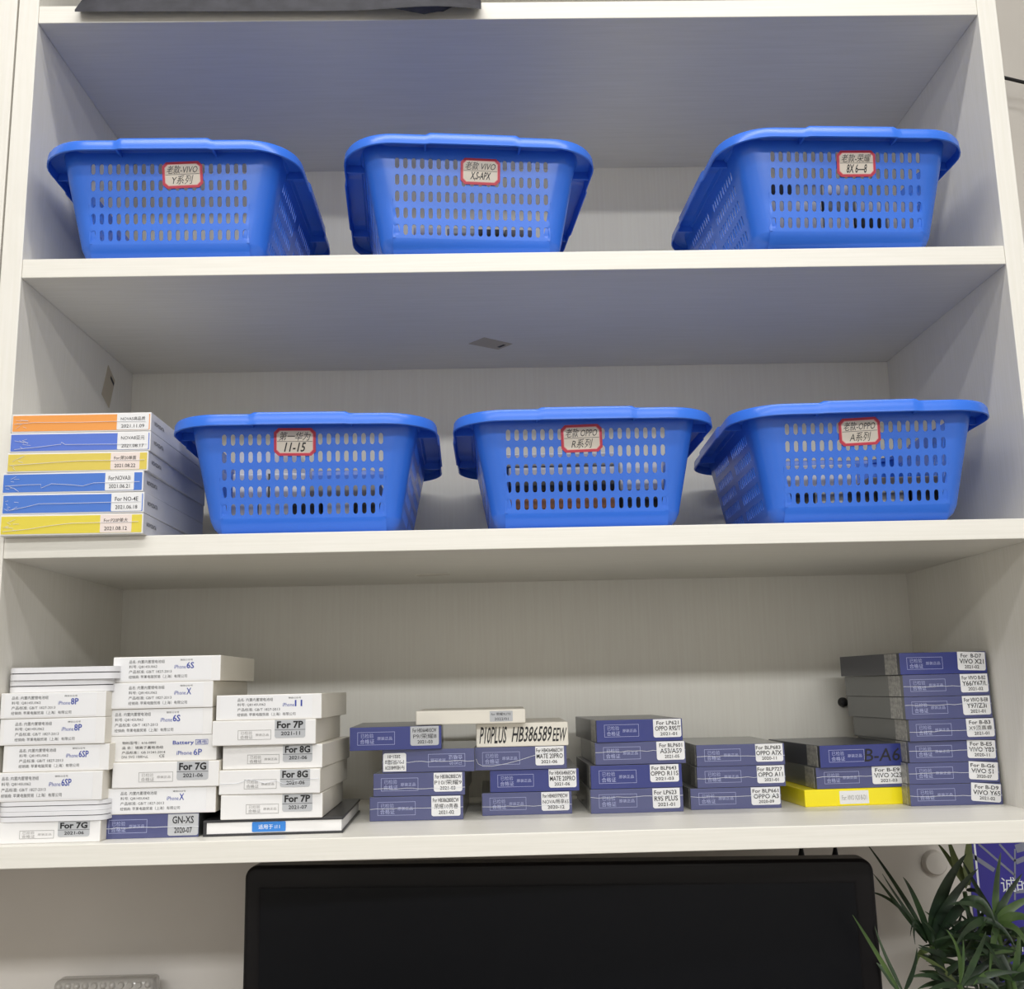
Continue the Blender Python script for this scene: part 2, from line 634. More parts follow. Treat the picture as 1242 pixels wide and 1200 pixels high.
Z2, Z3, Z4 = S2 + T, S3 + T, S4 + T
e = .0002
BASK = [
    ('blue slotted basket at the end of the upper shelf by the cupboard, nearly empty', -.3547, .0079, Z2, .8, .0140, .0855, -2.5, '老款-VIVO', 'Y系列'),
    ('blue slotted basket in the middle of the upper shelf, turned a little', -.0468, .0072, Z2, 4.9, .0086, .0850, 1.0, '老款 VIVO', 'X,S-APX'),
    ('blue slotted basket on the upper shelf near the cable, full of crinkled packets', .3376, .0002, Z2, 2.4, .0105, .0850, -1.0, '老款-荣耀', '8X 6—8'),
    ('blue slotted basket beside the stack of orange, blue and yellow boxes', -.2165, .0159, Z3, 1.5, -.0075, .0895, .5, '第一华为', '11-15'),
    ('blue slotted basket in the middle of the second shelf, orange packs showing through', .0618, .0146, Z3, .2, -.0040, .0878, -1.5, '老款 OPPO', 'R系列'),
    ('blue slotted basket at the end of the second shelf above the tall navy stack', .3373, .0073, Z3, -1.9, -.0056, .0880, -2.0, '老款-OPPO', 'A系列'),
]
BR = []
for a in BASK:
    a = list(a)
    a[3] += e
    BR.append(make_basket(*a))

# packs lying in the baskets -------------------------------------------------
_PK = {}


def pack_mesh(kind, wx, dy, hz):
    k = (kind, wx, dy, hz)
    if k not in _PK:
        bm = bmesh.new()
        box(bm, -wx / 2, wx / 2, 0, dy, 0, hz, bevel=min(.0012, hz * .3))
        o = obj('battery_pack', bm, kind, None)
        _PK[k] = o.data
        bpy.data.objects.remove(o)
    return _PK[k]


def put_pack(bi, kind, u, v, w_, wx, dy, hz, rz=0.0, ry=0.0, label='', group=''):
    x, y, z, brz = BASK[bi][1], BASK[bi][2], BASK[bi][3] + e, math.radians(BASK[bi][4])
    M = Matrix.Translation((x, y, z)) @ Matrix.Rotation(brz, 4, 'Z') @ Matrix.Translation((u, v, w_ + .0012)) @ Matrix.Rotation(rz, 4, 'Z') @ Matrix.Rotation(ry, 4, 'Y')
    o = bpy.data.objects.new('battery_pack', pack_mesh(kind, wx, dy, hz))
    o.matrix_world = M
    link(o)
    return tag(o, label, 'battery', group)


WHERE = ['in the basket by the cupboard on the upper shelf', 'in the middle basket of the upper shelf', 'in the upper basket near the cable',
         'in the basket beside the coloured box stack', 'in the middle basket of the second shelf', 'in the basket above the tall navy stack']
KN = {'pack_white': 'white', 'pack_black': 'black', 'pack_silver': 'silver', 'pack_orange': 'orange-brown', 'pack_grey': 'grey'}


def pk(bi, kind, *a, **k):
    put_pack(bi, kind, *a, **k, label='%s battery pack lying %s' % (KN[kind], WHERE[bi]), group='%s packs %s' % (KN[kind], WHERE[bi]))


# first basket: a few flat packs on the bottom
for u, v, k in ((-.055, .020, 'pack_grey'), (-.012, .018, 'pack_white'), (.032, .022, 'pack_white'), (.066, .020, 'pack_grey')):
    pk(0, k, u, v, 0, .038, .09, .011 if k == 'pack_grey' else .013, random.uniform(-.06, .06))
# second: two layers of dark and white packs
for i, (u, k) in enumerate(((-.062, 'pack_white'), (-.030, 'pack_black'), (.004, 'pack_black'), (.037, 'pack_black'), (.067, 'pack_white'))):
    pk(1, k, u, .012, 0, .030, .10, .022, random.uniform(-.03, .03))
for i, (u, k) in enumerate(((-.045, 'pack_white'), (-.010, 'pack_silver'), (.020, 'pack_black'), (.050, 'pack_grey'))):
    pk(1, k, u, .016, .0225, .029, .09, .013, random.uniform(-.05, .05))
# third: crinkled packets filling most of the basket
for r in range(4):
    for i in range(5):
        k = random.choice(['pack_white', 'pack_silver', 'pack_white', 'pack_white', 'pack_black', 'pack_white'])
        if r == 0 and i > 2:
            k = 'pack_black'
        if r == 3 and i > 2:
            continue
        pk(2, k, -.064 + i * .032 + random.uniform(-.001, .001), .010 + .004 * (i % 2), r * .0205, .0295, .11, .0185, random.uniform(-.04, .04), 0)
# fourth: paper-white packs standing on a dark layer
for i in range(5):
    pk(3, 'pack_black' if i % 2 else 'pack_grey', -.064 + i * .032, .010, 0, .030, .11, .020, random.uniform(-.03, .03))
for i in range(5):
    pk(3, 'pack_white' if i in (0, 1, 3) else 'pack_black', -.064 + i * .032, .012, .0205, .030, .11, .016, random.uniform(-.03, .03))
for i in range(4):
    pk(3, 'pack_white' if i < 2 else 'pack_grey', -.056 + i * .037, .014, .037, .035, .11, .026 if i < 2 else .018, random.uniform(-.03, .03))
pk(3, 'pack_white', -.042, .018, .0635, .062, .11, .026)
# fifth: neat layers
rows = [('pack_grey', .006, 0), ('pack_black', .006, .0062), ('pack_grey', .009, .0124), ('pack_orange', .017, .0216), ('pack_black', .013, .0388), ('pack_white', .012, .052)]
for k, h, z in rows:
    pk(4, k, -.022, .016 if z < .005 else .012, z, .100 if z < .005 else .108, .12, h)
pk(4, 'pack_grey', -.024, .011, .0642, .112, .12, .006)
pk(4, 'pack_white', -.024, .011, .0704, .112, .12, .0075)
for i, (k, h, z) in enumerate((('pack_black', .02, 0), ('pack_black', .018, .0205), ('pack_white', .032, .039))):
    pk(4, k, .058 if i else .054, .012 if i else .016, z, .044 if i else .034, .12, h)
# sixth: mixed dark packs with pale ones on top
for i in range(5):
    pk(5, 'pack_black' if i != 2 else 'pack_silver', -.064 + i * .032, .010, 0, .030, .11, .019, random.uniform(-.03, .03))
for i in range(5):
    pk(5, 'pack_black' if i % 2 == 0 else 'pack_silver', -.064 + i * .032, .011, .0195, .030, .11, .016, random.uniform(-.03, .03))
pk(5, 'pack_white', -.040, .013, .036, .075, .12, .024)
pk(5, 'pack_grey', .044, .013, .036, .072, .12, .010)


# ------------------------------------------------------------------ boxed goods
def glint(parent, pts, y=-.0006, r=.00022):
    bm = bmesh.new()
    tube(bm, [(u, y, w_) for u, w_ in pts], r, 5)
    o = obj('wrap_seam_glint', bm, 'film_glint', parent)  # thin white tube imitating the glint along the film seam
    o['label'] = 'painted white glint along the crinkled seam of clear wrapping'
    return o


def seam_line(wd, ww, amp=.0006, n=14):
    return [(-wd / 2 + wd * i / n, ww + random.uniform(-amp, amp)) for i in range(n + 1)]


CERT = ('已检验', '合格证', '原装正品')


def cert(bm, u0, u1, w0, w1, y, mi=0):
    frame(bm, u0, u1, w0, w1, y, .00035, mi)
    L = u1 - u0
    H = w1 - w0
    write(bm, CERT[0], u0 + L * .09, u0 + L * .43, w0 + H * .54, w0 + H * .88, y, mi, -.006)
    write(bm, CERT[1], u0 + L * .07, u0 + L * .45, w0 + H * .10, w0 + H * .46, y, mi, .004)
    write(bm, CERT[2], u0 + L * .53, u0 + L * .93, w0 + H * .36, w0 + H * .62, y, mi, .0)


def carton(parent, wd, h, d, m_front, m_side, bevel=.0006, name='carton'):
    bm = bmesh.new()
    fs = box(bm, -wd / 2, wd / 2, 0, d, 0, h, 0, bevel, 2)
    bm.normal_update()
    for f in bm.faces:
        f.material_index = 0 if f.normal.y < -.5 else 1
    return obj(name, bm, [m_front, m_side], parent)


def spec_box(label, x, y, z, wd, h, rz, model, shift=0.0, d=.145, group='white boxes with printed specification labels', left=0.0):
    r = thing('battery_box', label, 'box', (x, y, z), math.radians(rz), group)
    carton(r, wd, h - .0002, d, 'white_card', 'white_card_warm')
    bm = bmesh.new()
    k = h / .0248
    plate(bm, -wd / 2 + .004, wd / 2 - .009, .0016, h - .0012, -.00025, 0.0001, .0006)
    s = obj('spec_label', bm, 'sticker_white', r)
    bm = bmesh.new()
    u = -wd / 2 + .014 + shift
    yy = -.0004
    for (t, L, wt) in (('品名: 内置内置锂电池组', .034, .0195), ('料号: Q8145U062', .027, .0147), ('产品标准: GB/T 1827-2013', .041, .0099), ('经销商: 苹果电脑贸易（上海）有限公司', .056, .0050)):
        write(bm, t, u, u + L, (wt - .0014) * k, (wt + .0018) * k, yy, 0, .012)
    write(bm, '微信公众号', u + .049, u + .061, .0200 * k, .0217 * k, yy, 0, .01)
    write(bm, 'iPhone', u + .0435, u + .0545, .0124 * k, .0160 * k, yy, 1, .0)
    write(bm, model, u + .0552, u + .0552 + (.0036 if len(model) < 3 else .0031) * max(1.25, len(model)), .0124 * k, .0186 * k, yy, 1, .02)
    flat_obj('printed_text', bm, ['ink_black', 'ink_blue'], s)
    return r


def plain_box(label, x, y, z, wd, h, rz, big, date, d=.145, wdark=False):
    r = thing('battery_box', label, 'box', (x, y, z), math.radians(rz), 'plain white boxes with grey date stickers')
    carton(r, wd, h - .0002, d, 'white_card', 'white_card_warm', .0009)
    bm = bmesh.new()
    u1 = wd * .5 - wd * .10
    u0 = u1 - wd * .295
    plate(bm, u0, u1, h * .27, h * .985, -.0003, .0001, .002, corners='ab')
    s = obj('date_sticker', bm, 'sticker_grey', r)
    bm = bmesh.new()
    write(bm, big, u0 + .002, u1 - .002, h * .64, h * .93, -.0005, 0, .035)
    bar(bm, u0, u1, h * .58, h * .595, -.0005)
    write(bm, date, u0 + .006, u1 - .005, h * .37, h * .52, -.0005, 0, .014)
    flat_obj('printed_text', bm, 'ink_black', s)
    bm = bmesh.new()
    cert(bm, -wd * .5 + wd * .25, -wd * .5 + wd * .57, h * .22, h * .60, -.0003)
    p = flat_obj('seal_print', bm, 'ink_grey', r)
    return r


def navy_box(label, x, y, z, wd, h, rz, lines, s0=.66, s1=.97, c0=.085, c1=.49, flip=False, seam=None, tilt=0.0, d=.150, top=1.0, low=.16, grey=False):
    r = thing('battery_box', label, 'box', (x, y, z), math.radians(rz), 'navy battery boxes')
    carton(r, wd, h - .0002, d, 'navy_wrapped' if seam else 'navy_card', 'navy_wrapped_shaded' if seam else 'navy_card_shaded', .0005)
    if lines:
        u0, u1 = -wd / 2 + wd * s0, -wd / 2 + wd * s1
        w0, w1 = h * low, h * top - .0006
        if flip:
            u0, u1 = -u1, -u0
            w0, w1 = h * .06, h * (1 - low)
        bm = bmesh.new()
        plate(bm, u0, u1, w0, w1, -.0003, .0001, .0022, corners='ab' if not flip else 'cd', tilt=tilt)
        s = obj('date_sticker', bm, 'sticker_grey' if grey else 'sticker_white', r)
        bm = bmesh.new()
        n = len(lines)
        W, H = u1 - u0, w1 - w0
        if n == 3:
            bands = ((.69, .90), (.36, .62), (.10, .28))
        else:
            bands = ((.56, .90), (.12, .38))
        for (b0, b1), (t, f0, f1) in zip(bands, lines):
            if flip:
                b0, b1 = 1 - b1, 1 - b0
                f0, f1 = 1 - f1, 1 - f0
            write(bm, t, u0 + W * f0, u0 + W * f1, w0 + H * b0, w0 + H * b1, -.0005, 0, .014, flip=flip)
        flat_obj('printed_text', bm, 'ink_black', s)
        if tilt:
            for ch in s.children:
                cu, cw = (u0 + u1) / 2, (w0 + w1) / 2
                ch.matrix_local = Matrix.Translation((cu, 0, cw)) @ Matrix.Rotation(-tilt, 4, 'Y') @ Matrix.Translation((-cu, 0, -cw))
    bm = bmesh.new()
    a0, a1, b0, b1 = -wd / 2 + wd * c0, -wd / 2 + wd * c1, h * .23, h * .78
    cert(bm, a0, a1, b0, b1, -.0003)
    p = flat_obj('seal_print', bm, 'ink_lavender', r)
    if flip:
        p.matrix_local = Matrix.Translation((0, 0, h / 2)) @ Matrix.Rotation(math.pi, 4, 'Y') @ Matrix.Translation((0, 0, -h / 2))
    bm = bmesh.new()
    plate(bm, .006, .034, 0.0004, h - .0008, -.0002, .0002, .0004)
    hs = obj('seal_sticker', bm, 'holo', r)
    hs['label'] = 'silvery speckled seal sticker'
    hs.rotation_euler = (0, 0, -math.pi / 2)
    hs.location = (-wd / 2 - .0001, .040, 0)
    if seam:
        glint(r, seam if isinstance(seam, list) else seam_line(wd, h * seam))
    return r


def slab(label, x, y, z, wd, h, rz, d=.15, ry=0.0):
    r = thing('case_box', label, 'box', (x, y, z), math.radians(rz), 'slim white rounded boxes', ry=ry)
    for nm, z0, z1, ins, m in (('base', 0, h * .48, 0, 'white_gloss'), ('lid', h * .56, h - .0002, 0, 'white_gloss'), ('seam', h * .47, h * .57, .0012, 'seam_dark')):
        bm = bmesh.new()
        plate(bm, -wd / 2 + ins, wd / 2 - ins, -d + ins, -ins, z0, z1, .011, seg=7)
        bmesh.ops.rotate(bm, verts=bm.verts, cent=(0, 0, 0), matrix=Matrix(((1, 0, 0), (0, 0, -1), (0, 1, 0))))
        obj(nm, bm, m, r, 40)
    return r

# ---- tall pile of screen boxes with coloured ends, second shelf
def screen_box(label, x, z, wd, h, rz, m, sticker, l1, l2, s0, s1, seam):
    r = thing('screen_box', label, 'box', (x, -.012, z), math.radians(rz), 'screen boxes with coloured ends')
    d = .205
    carton(r, wd, h - .0002, d, 'white_card', 'white_card_grey', .0006)
    bm = bmesh.new()
    plate(bm, -wd / 2 + .0012, wd / 2 - .0012, .0014, h - .0018, -.0003, .0001, .0006)
    p = obj('end_panel', bm, m, r)
    p['label'] = 'coloured end panel'
    u0, u1 = -wd / 2 + wd * s0, -wd / 2 + wd * s1
    bm = bmesh.new()
    plate(bm, u0, u1, h * .08, h * .93, -.0005, -.0002, .001)
    s = obj('date_sticker', bm, sticker, r)
    bm = bmesh.new()
    W = u1 - u0
    write(bm, l1, u0 + W * .12, u0 + W * .88, h * .56, h * .76, -.0007, 0, .004)
    write(bm, l2, u0 + W * .14, u0 + W * .86, h * .18, h * .36, -.0007, 0, .004)
    flat_obj('printed_text', bm, 'ink_black', s)
    bm = bmesh.new()
    write(bm, 'NOVODATA', -.042, -.012, h * .42, h * .62, 0, 0, .004)
    t = flat_obj('printed_text', bm, 'ink_black', r)
    t.rotation_euler = (0, 0, math.pi / 2)
    t.location = (wd / 2 + .0003, .052, 0)
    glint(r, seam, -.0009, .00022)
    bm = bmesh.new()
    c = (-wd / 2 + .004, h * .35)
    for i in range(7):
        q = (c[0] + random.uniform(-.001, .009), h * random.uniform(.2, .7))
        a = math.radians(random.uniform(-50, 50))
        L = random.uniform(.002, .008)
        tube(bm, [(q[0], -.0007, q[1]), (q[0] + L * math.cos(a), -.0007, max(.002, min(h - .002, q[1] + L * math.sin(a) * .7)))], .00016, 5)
    g = obj('wrap_crease_glint', bm, 'film_glint', r)  # white strokes imitating glints on the film creases
    return r


zA = Z3
A = [
    ('yellow-ended screen box at the bottom of the coloured pile', -.4315, .1345, .0203, .6, 'yellow_card', 'sticker_pink', 'For:P20P单大', '2021.08.12', .70, .92, [(-.064, .004), (-.04, .006), (-.02, .009), (.0, .011), (.063, .0115)]),
    ('blue-ended screen box just above the bottom yellow one', -.4312, .1345, .0203, .0, 'screen_blue_card', 'sticker_white', 'For NO-4E', '2021.06.18', .77, .985, [(-.06, .004), (-.045, .007), (-.032, .010), (.0, .010), (.064, .0105)]),
    ('blue-ended screen box between the two yellow ones, wider and sticking out', -.4325, .1345, .0205, -.5, 'screen_blue_card', 'sticker_white', 'For:NOVA3i', '2021.06.21', .73, .935, [(-.064, .0075), (-.042, .0085), (-.03, .0085), (-.0295, .005), (-.02, .009), (.0, .0075), (.01, .0062), (.02, .009), (.064, .0095)]),
    ('yellow-ended screen box under the upper blue one, sticker with worn edges', -.4290, .1345, .0196, .3, 'ochre_card', 'sticker_pink', 'For:荣20单面', '2021.08.22', .735, .94, [(-.064, .007), (-.02, .0095), (.0, .0105), (.064, .0105)]),
    ('violet-blue-ended screen box right under the orange one', -.4275, .1345, .0196, .2, 'screen_violet_card', 'sticker_white', 'NOVA8亚元', '2021.08.17', .765, .985, [(-.062, .003), (-.04, .005), (-.018, .0075), (-.0175, .0095), (-.014, .0072), (.064, .0065)]),
    ('orange-ended screen box on top of the coloured pile', -.4272, .1338, .0188, .0, 'orange_card', 'sticker_white', 'NOVA5高品质', '2021.11.09', .755, .985, [(-.064, .0085), (-.045, .010), (.0, .0095), (.03, .0098), (.062, .0095)]),
]
for label, x, wd, h, rz, m, stk, l1, l2, s0, s1, seam in A:
    screen_box(label, x, zA, wd, h, rz, m, stk, l1, l2, s0, s1, seam)
    zA += h

# ---- white pile in the corner of the bottom shelf
z = Z4
plain_box('plain white box at the bottom of the corner pile, sticker half covered', -.4495, .0135, z, .0985, .0195, .3, 'For 7G', '2021-06'); z += .0195
slab('slim white box lying on the bottom corner box, lower of two', -.4467, .0120, z, .1015, .0092, -.6); z += .0092
slab('slim white box pressed under the printed boxes of the corner pile', -.4465, .0125, z, .1015, .0090, .4); z += .0090
spec_box('printed white box of the corner pile lying on the two slim boxes', -.4490, .0120, z, .0985, .0266, .0, '6SP', -.0085); z += .0266
spec_box('printed white box of the corner pile, second of its four from below', -.4450, .0150, z, .0985, .0245, .2, '6SP', .001); z += .0245
spec_box('printed white box of the corner pile, third of its four from below', -.4493, .0135, z, .0985, .0246, -.3, '8P', .0005); z += .0246
spec_box('printed white box of the corner pile right under the upper slim boxes', -.4496, .0130, z, .0985, .0240, .4, '8P', -.0035); z += .0240
slab('slim white box on the printed corner boxes, under another slim one', -.4478, .0180, z, .0990, .0115, .4); z += .0115
slab('slim white box on top of the corner pile', -.4450, .0150, z, .1030, .0120, -.5)

# ---- second white pile
z = Z4
navy_box('navy box at the bottom of a white pile, sticker dated 2020-07', -.3625, .0300, z, .0970, .0222, .2, [('GN-XS', .15, .85), ('2020-07', .22, .80)], .70, .995, .13, .50, seam=.45, top=.99, low=.08, d=.15, grey=True); z += .0222
spec_box('printed white box resting on the low navy box', -.3505, .0290, z, .1040, .0240, .0, 'X', .0005); z += .0240
plain_box('plain white box with a grey sticker between two printed boxes', -.3460, .0270, z, .1010, .0240, -.3, 'For 7G', '2021-06'); z += .0240
r = thing('battery_box', 'greyish white box with larger Battery lettering, mid-pile', 'box', (-.3513, .031, z), 0, 'white boxes with printed specification labels')
h = .0240
carton(r, .1033, h - .0002, .145, 'white_card_grey', 'white_card_grey')
bm = bmesh.new()
for t, L, wt in (('物料型号：616-0805', .032, .0175), ('品 名：锂离子蓄电池组', .039, .0130), ('产品标准：GB 31241-2014', .041, .0085)):
    write(bm, t, -.038, -.038 + L, wt - .0012, wt + .0015, -.0004, 0, .0)
write(bm, 'DN: 5VG 1000+uL', -.038, -.013, .0034, .0058, -.0004, 0, -.005)
write(bm, 'CE', .0005 - .003, .0005 + .002, .0036, .0062, -.0004, 0, .0)
write(bm, 'Battery', .010, .030, .0142, .0188, -.0004, 1, .012)
frame(bm, .0315, .0435, .0148, .0196, -.0004, .0004, 1)
write(bm, '通电', .0325, .0425, .0156, .0189, -.0004, 1, .0)
write(bm, 'iPhone', .0140, .0285, .0055, .0092, -.0004, 1, .0)
write(bm, '6P', .0300, .0380, .0050, .0108, -.0004, 1, .006)
flat_obj('printed_text', bm, ['ink_black', 'ink_blue'], r)
z += h
spec_box('printed white box right above the one with larger lettering', -.3558, .0310, z, .1030, .0256, -.4, '6S', -.004); z += .0256
spec_box('printed white box just under the top one of its pile', -.3558, .0290, z, .1035, .0250, .2, 'X', .009); z += .0250
spec_box('printed white box on top of the tallest white pile', -.3493, .0300, z, .1035, .0246, .0, '6S', .0015)

# ---- third white pile on a black booklet box
r = thing('tray_box', 'flat black box with white edges and a blue tag under the white pile', 'box', (-.2440, .0300, Z4), math.radians(1.5))
bm = bmesh.new(); box(bm, -.0655, .0655, 0, .165, 0, .0022, bevel=.0004); obj('base_cover', bm, 'black_card', r)
bm = bmesh.new(); box(bm, -.0655, .0655, 0, .165, .0125, .0148, bevel=.0004); obj('top_cover', bm, 'black_card', r)
bm = bmesh.new(); box(bm, -.0655, -.0625, .001, .164, .0022, .0125); obj('spine', bm, 'black_card', r)
bm = bmesh.new(); box(bm, -.0623, .0640, .0012, .160, .0023, .0124); obj('tray', bm, 'white_card', r)
bm = bmesh.new(); plate(bm, -.0200, .0115, .0032, .0122, .0006, .0011, .0012); tg = obj('tag', bm, 'tag_blue', r)
tg['label'] = 'blue paper tag'
bm = bmesh.new(); write(bm, '适用于 i11', -.0140, .0060, .0055, .0098, .0004, 0, .006); flat_obj('printed_text', bm, 'ink_white', tg)
z = Z4 + .0150
b_ = plain_box('plain white box standing on the flat black box', -.2455, .0280, z, .0960, .0228, .5, 'For 7P', '2021-07'); z += .0228
b_ = plain_box('plain white box with a painted wrap-seam glint, second above the black one', -.2475, .0260, z, .0965, .0228, -2.2, 'For 8G', '2021-06')
glint(b_, [(-.048, .010), (-.03, .0105), (-.02, .014), (-.012, .0125), (-.004, .010), (.006, .0125), (.014, .009), (.03, .0125), (.047, .0135)]); z += .0228
b_ = plain_box('plain white box tucked under the upper overhanging one', -.2462, .0310, z, .0960, .0226, -2.5, 'For 8G', '2021-06'); z += .0226
b_ = plain_box('plain white box dated 2021-11 just under the topmost printed box', -.2535, .0250, z, .0990, .0236, -1.0, 'For 7P', '2021-11'); z += .0236
spec_box('printed white box topping the pile that stands on the black box', -.2498, .0280, z, .1015, .0240, -1.5, '11', .0065)

# ---- navy piles
z = Z4
navy_box('navy box at the bottom of the pile beside the black flat box, dated 2021-02', -.1148, .1120, z, .0960, .0243, -1.0, [('For HB386280ECW', .05, .95), ('荣耀10青春', .10, .92), ('2021-02', .25, .78)], seam=.50); z += .0243
navy_box('navy box second from below beside the black flat box, wrap creased', -.1120, .1130, z, .0945, .0232, -1.5, [('For HB386280ECW', .05, .97), ('P10/荣耀9', .03, .98), ('2021-03', .22, .76)], seam=.32); z += .0232
navy_box('navy box lying upside down with its lettering inverted', -.1025, .1150, z, .0955, .0236, -2.0, [('For HB366481ECW', .08, .92), ('P9/荣耀8', .10, .92), ('2021-01', .25, .80)], .74, .99, .10, .50, flip=True, seam=.45); z += .0236
navy_box('navy box under the overhanging slim cream box, dated 2021-03', -.1355, .1080, z, .0945, .0237, 2.0, [('For HB366481ECW', .08, .92), ('P9/荣耀8', .10, .92), ('2021-03', .25, .78)], grey=True)
ztop = z + .0237
z = Z4
navy_box('navy box at the bottom under the handwritten box, dated 2020-12', -.0005, .1360, z, .0945, .0232, .3, [('For HB405979ECW', .05, .95), ('NOVA/畅享6S', .05, .97), ('2020-12', .22, .82)], seam=.40); z += .0232
navy_box('navy box second from below under the handwritten box', .0080, .1370, z, .0940, .0232, -.3, [('For HB436486ECW', .03, .97), ('MATE 20PRO', .04, .96), ('2021-06', .20, .76)]); z += .0232
arc = [(-.047, .012), (-.045, .007), (-.040, .0045), (-.030, .0042), (-.015, .0065), (.0, .010), (.012, .0135), (.02, .0155), (.040, .017)]
navy_box('navy box directly under the handwritten box, pale glint arc painted on its wrap', -.0062, .1340, z, .0975, .0238, .4, [('For HB436486ECW', .03, .97), ('MATE 20PRO', .04, .96), ('2021-06', .20, .76)], seam=arc); z += .0238
h = ztop - z
r = thing('battery_box', 'cream box with thick black handwriting across its end', 'box', (-.0040, .1330, z), math.radians(-.3))
carton(r, .0975, h - .0002, .15, 'white_card_warm', 'white_card_warm', .0009)
bm = bmesh.new()
write(bm, 'P10PLUS', -.0455, -.0160, .0035, h - .0035, -.0003, 0, .012, .35)
write(bm, 'HB386589', -.0115, .0315, .0045, h - .0040, -.0003, 0, .012, .35)
write(bm, 'EEW', .0318, .0475, .0045, h - .0062, -.0003, 0, .012, .35)
flat_obj('handwriting', bm, 'ink_black', r)
r = thing('battery_box', 'slim cream box bridging the navy pile and the handwritten box', 'box', (-.0580, .1180, ztop + .0002), math.radians(-.5))
carton(r, .1150, .0145, .12, 'white_card_warm', 'white_card_warm', .0012)
bm = bmesh.new(); plate(bm, .0200, .0440, .0020, .0128, -.0003, .0001, .0006); s = obj('date_sticker', bm, 'sticker_grey', r)
bm = bmesh.new()
write(bm, 'for 荣耀9LITE', .0215, .0420, .0082, .0112, -.0005, 0, .008)
write(bm, '2022/01', .0250, .0395, .0032, .0060, -.0005, 0, .002)
flat_obj('printed_text', bm, 'ink_black', s)

z = Z4
navy_box('navy box at the bottom of the four-high pile in the shelf middle', .1145, .1300, z, .0975, .0248, 1.0, [('For LP623', .06, .88), ('R9S PLUS', .06, .92), ('2021-01', .18, .80)], .67, .965, .09, .50, seam=.66); z += .0248
navy_box('navy box second from below in the four-high middle pile', .1150, .1300, z, .0965, .0242, 1.2, [('For BLP643', .06, .92), ('OPPO R11S', .02, .98), ('2021-03', .18, .82)], .65, .965, .09, .50, top=1.0, low=.24); z += .0242
navy_box('navy box third from below in the four-high middle pile', .1205, .1320, z, .0960, .0234, 1.0, [('For BLP601', .10, .92), ('A53/A59', .12, .90), ('2021-05', .28, .80)], .68, .99, .09, .50, seam=.58); z += .0234
navy_box('navy box on top of the four-high pile, its long side showing', .1205, .1310, z, .0925, .0232, 4.0, [('For LP621', .12, .92), ('OPPO R9S/T', .06, .98), ('2021-01', .24, .84)], .66, .985, .09, .49)

z = Z4
navy_box('navy box at the bottom of the three-high navy pile, dated 2020-09', .2210, .1410, z, .0965, .0222, .5, [('For BLP661', .05, .95), ('OPPO A3', .08, .95), ('2020-09', .25, .78)], .67, .99, .09, .50, seam=.60); z += .0222
navy_box('navy box in the middle of the three-high navy pile', .2280, .1410, z, .0945, .0222, .3, [('For BLP727', .02, .93), ('OPPO A11', .04, .94), ('2021-01', .26, .78)], .68, .99, .09, .50, seam=.45); z += .0222
navy_box('navy box on top of the three-high navy pile, dated 2020-11', .2285, .1400, z, .0945, .0226, 0, [('For BLP683', .02, .92), ('OPPO A7X', .02, .95), ('2020-11', .22, .76)], .67, .98, .09, .50, seam=.45)

z = Z4
r = thing('battery_box', 'bright yellow box under two navy ones, pale sticker in its middle', 'box', (.3480, .1440, z), math.radians(4.0))
h = .0180
carton(r, .1080, h - .0002, .15, 'lemon_card', 'lemon_card', .0008)
bm = bmesh.new(); plate(bm, -.0160, .0160, .0020, h - .0025, -.0003, .0001, .0006); s = obj('date_sticker', bm, 'sticker_white', r)
bm = bmesh.new(); write(bm, 'For: VIVO X20 B-D1', -.0135, .0135, .0060, .0110, -.0005, 0, -.002); flat_obj('printed_text', bm, 'ink_grey', s)
z += h
navy_box('navy box sandwiched between the yellow box and the one marked by hand', .3560, .1440, z, .0955, .0224, 3.0, [('For B-E9', .10, .90), ('ViVO X23', .06, .96), ('2021-03', .26, .80)], .64, .995, .09, .49, seam=.55); z += .0224
r = navy_box('navy box with black hand-marked letters, topping the yellow box pile', .3610, .1400, z, .0990, .0232, 6.0, None, c0=.10, c1=.50)
bm = bmesh.new(); write(bm, 'B-A6', -.0005, .0400, .0050, .0185, -.0004, 0, .004, .15); flat_obj('handwriting', bm, 'ink_black', r)

z = Z4
J = [
    ('navy box at the bottom of the tall navy pile by the panel', .4490, .0965, .0222, [('For B-D9', .12, .92), ('ViVO Y65', .06, .98), ('2021-02', .28, .80)], .45, -1.5, math.radians(-5)),
    ('navy box second from below in the tall navy pile', .4490, .0955, .0220, [('For B-G6', .06, .88), ('ViVO S1', .08, .84), ('2020-07', .26, .78)], .50, -1.0, math.radians(-4)),
    ('navy box third from below in the tall navy pile, dated 2020-11', .4500, .0940, .0222, [('For B-E5', .10, .88), ('ViVO Y83', .06, .94), ('2020-11', .24, .78)], .52, .5, math.radians(-2)),
    ('navy box fourth from below, the middle one of the tall navy pile', .4500, .0940, .0226, [('For B-B3', .10, .88), ('X9顶真睿', .08, .92), ('2021-01', .26, .80)], .44, 3.0, 0),
    ('navy box third from the top of the tall navy pile', .4480, .0960, .0236, [('For VIVO B-E8', .06, .92), ('Y97/Z3i', .14, .86), ('2021-01', .26, .80)], .62, 4.0, 0),
    ('navy box second from the top of the tall navy pile', .4480, .0960, .0230, [('For VIVO B-B2', .06, .92), ('Y66/Y67/L', .06, .96), ('2021-02', .26, .80)], .45, 4.5, 0),
    ('navy box on top of the tall navy pile, side strip exposed', .4470, .0980, .0232, [('For  B-D7', .12, .86), ('ViVO X21', .06, .94), ('2021-02', .24, .76)], None, 5.5, math.radians(-2)),
]
